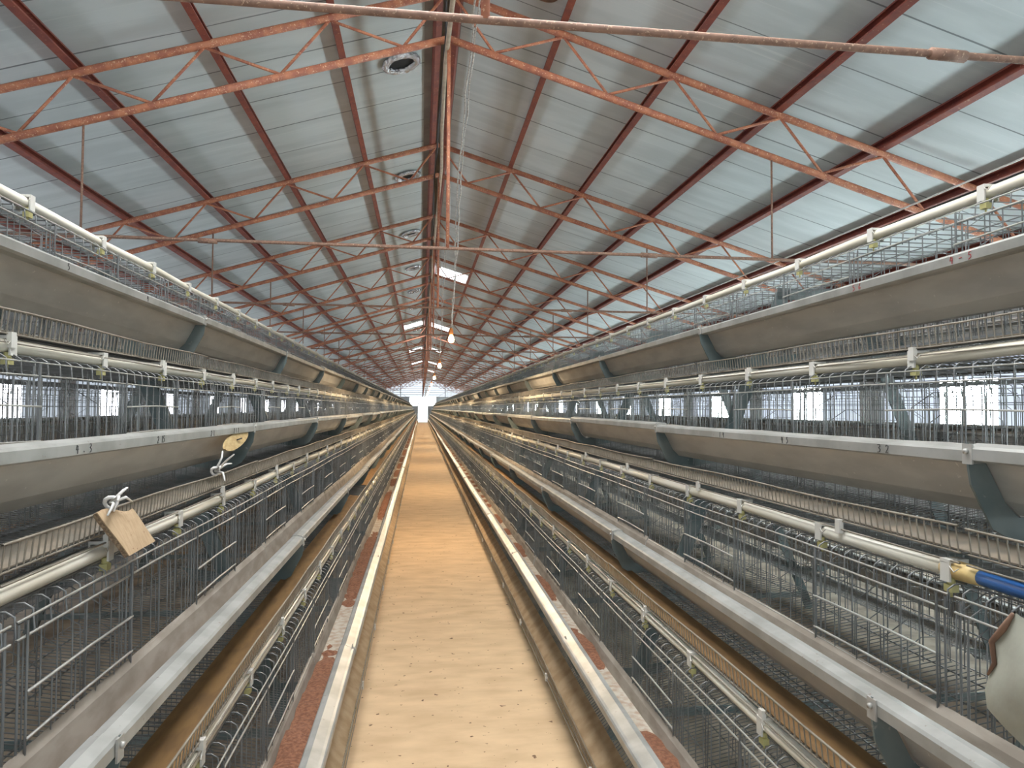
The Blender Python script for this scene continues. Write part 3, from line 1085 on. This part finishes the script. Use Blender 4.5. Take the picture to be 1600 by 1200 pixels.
# oval wooden tag wedged on the left third-tier trough
o = empty('wooden_tag', pt(-.79, 3.12, -.135))
m = MB()
n = 24
base_pts = []
for i in range(n):
    a = 2 * math.pi * i / n
    y = .235 * math.cos(a)
    zz = .027 * math.sin(a) + .11 * y
    base_pts.append((.016 - .5 * zz, y, zz))
m.add([(p[0] + d, p[1], p[2]) for d in (0, .008) for p in base_pts], [tuple(range(n)), tuple(range(2 * n - 1, n - 1, -1))] + [(i, (i + 1) % n, n + (i + 1) % n, n + i) for i in range(n)])
m.build('oval_board', MT['wood'], o)
MB().tube([(.03, -.03, .0), (.034, .03, .004)], .003, 6).build('nail', MT['dark'], o)
tag(o, 'oval yellow wooden tag wedged against the left third-tier trough at its joint', 'wooden tag')
# white sack flap covering the first cell of the right second tier
o = empty('plastic_sack', pt(.99, 1.10, -.46))
edge = [(1.075, -.335), (1.095, -.365), (1.120, -.395), (1.115, -.43), (1.130, -.455), (1.140, -.485), (1.136, -.515), (1.10, -.532)]
vs, fs = [], []
N = 9
for lay in (0, 1):
    for i, (ey, ez) in enumerate(edge):
        for j in range(N + 1):
            b = j / N
            yy = ey * (1 - b) + .60 * b
            vs.append((-.012 + .016 * math.sin(9 * b + .9 * i) * min(1, 4 * b) - .03 * math.sin(math.pi * min(1, 2.2 * b)) + lay * .004, yy - 1.10, ez + .46 - .05 * b))
R_ = len(edge)
M_ = R_ * (N + 1)
for l in (0, 1):
    for i in range(R_ - 1):
        for j in range(N):
            q = (l * M_ + i * (N + 1) + j, l * M_ + (i + 1) * (N + 1) + j, l * M_ + (i + 1) * (N + 1) + j + 1, l * M_ + i * (N + 1) + j + 1)
            fs.append(q if l else q[::-1])
MB().add(vs, fs, True).build('sack_flap', MT['sack'], o)
MB().tube([(-.016, ey - 1.10 - .002, ez + .46) for ey, ez in edge[:5]], [.003, .006, .005, .004, .002], 7).build('torn_edge', MT['rustcap'], o)
tag(o, 'crumpled off-white plastic sack at the near end of the right second tier', 'sack')

# numbers written by hand on the trough lips
GL = {'1': [[(.5, 1), (.45, 0)]], '2': [[(.1, .8), (.4, 1), (.75, .8), (.6, .5), (.1, 0), (.8, .05)]], '3': [[(.1, .95), (.6, 1), (.7, .75), (.35, .55), (.75, .35), (.6, .05), (.1, 0)]],
      '4': [[(.35, 1), (.1, .45), (.8, .5)], [(.6, .9), (.55, 0)]], '5': [[(.8, 1), (.3, 1), (.2, .6), (.65, .6), (.7, .25), (.15, 0)]], '6': [[(.6, 1), (.2, .5), (.2, .1), (.6, .05), (.65, .35), (.25, .4)]],
      '-': [[(.1, .5), (.8, .5)]], '.': [[(.4, .1), (.5, .2)]], ' ': []}
def write_on(s, t, i, ycen, text, ink, h=.020):
    o = troughs.get((s, t, i))
    if o is None:
        return
    m = MB()
    w = h * .8
    x = -len(text) * w / 2
    for ch in text:
        for st in GL[ch]:
            pts = []
            for a, b in st:
                along = x + a * w
                pts.append((-s * .0374, (along if s < 0 else -along), -.0275 + b * h))
            m.tube(pts, .0012, 4, caps=False)
        x += w
    m.build('handwritten_number', MT[ink], o, (0, ycen - mod_y(i) + .006, 0))
write_on(-1, 2, 0, 1.76, '4 . 3', 'ink')
write_on(-1, 2, 0, 2.25, '2 15', 'ink')
write_on(-1, 2, 0, 2.78, '2 1', 'ink')
write_on(-1, 2, 0, 3.12, '2 1 2', 'ink')
write_on(-1, 3, 0, 2.16, '5', 'ink')
write_on(-1, 3, 0, 2.75, '4', 'ink')
write_on(1, 3, 0, 1.69, '4 - 5', 'inkred')
write_on(1, 3, 0, 2.14, '5 6', 'inkred')
write_on(1, 2, 0, 1.685, '3 2', 'ink')
write_on(1, 2, 0, 2.18, '4 5', 'ink')
write_on(1, 2, 0, 2.665, '1 4', 'ink')
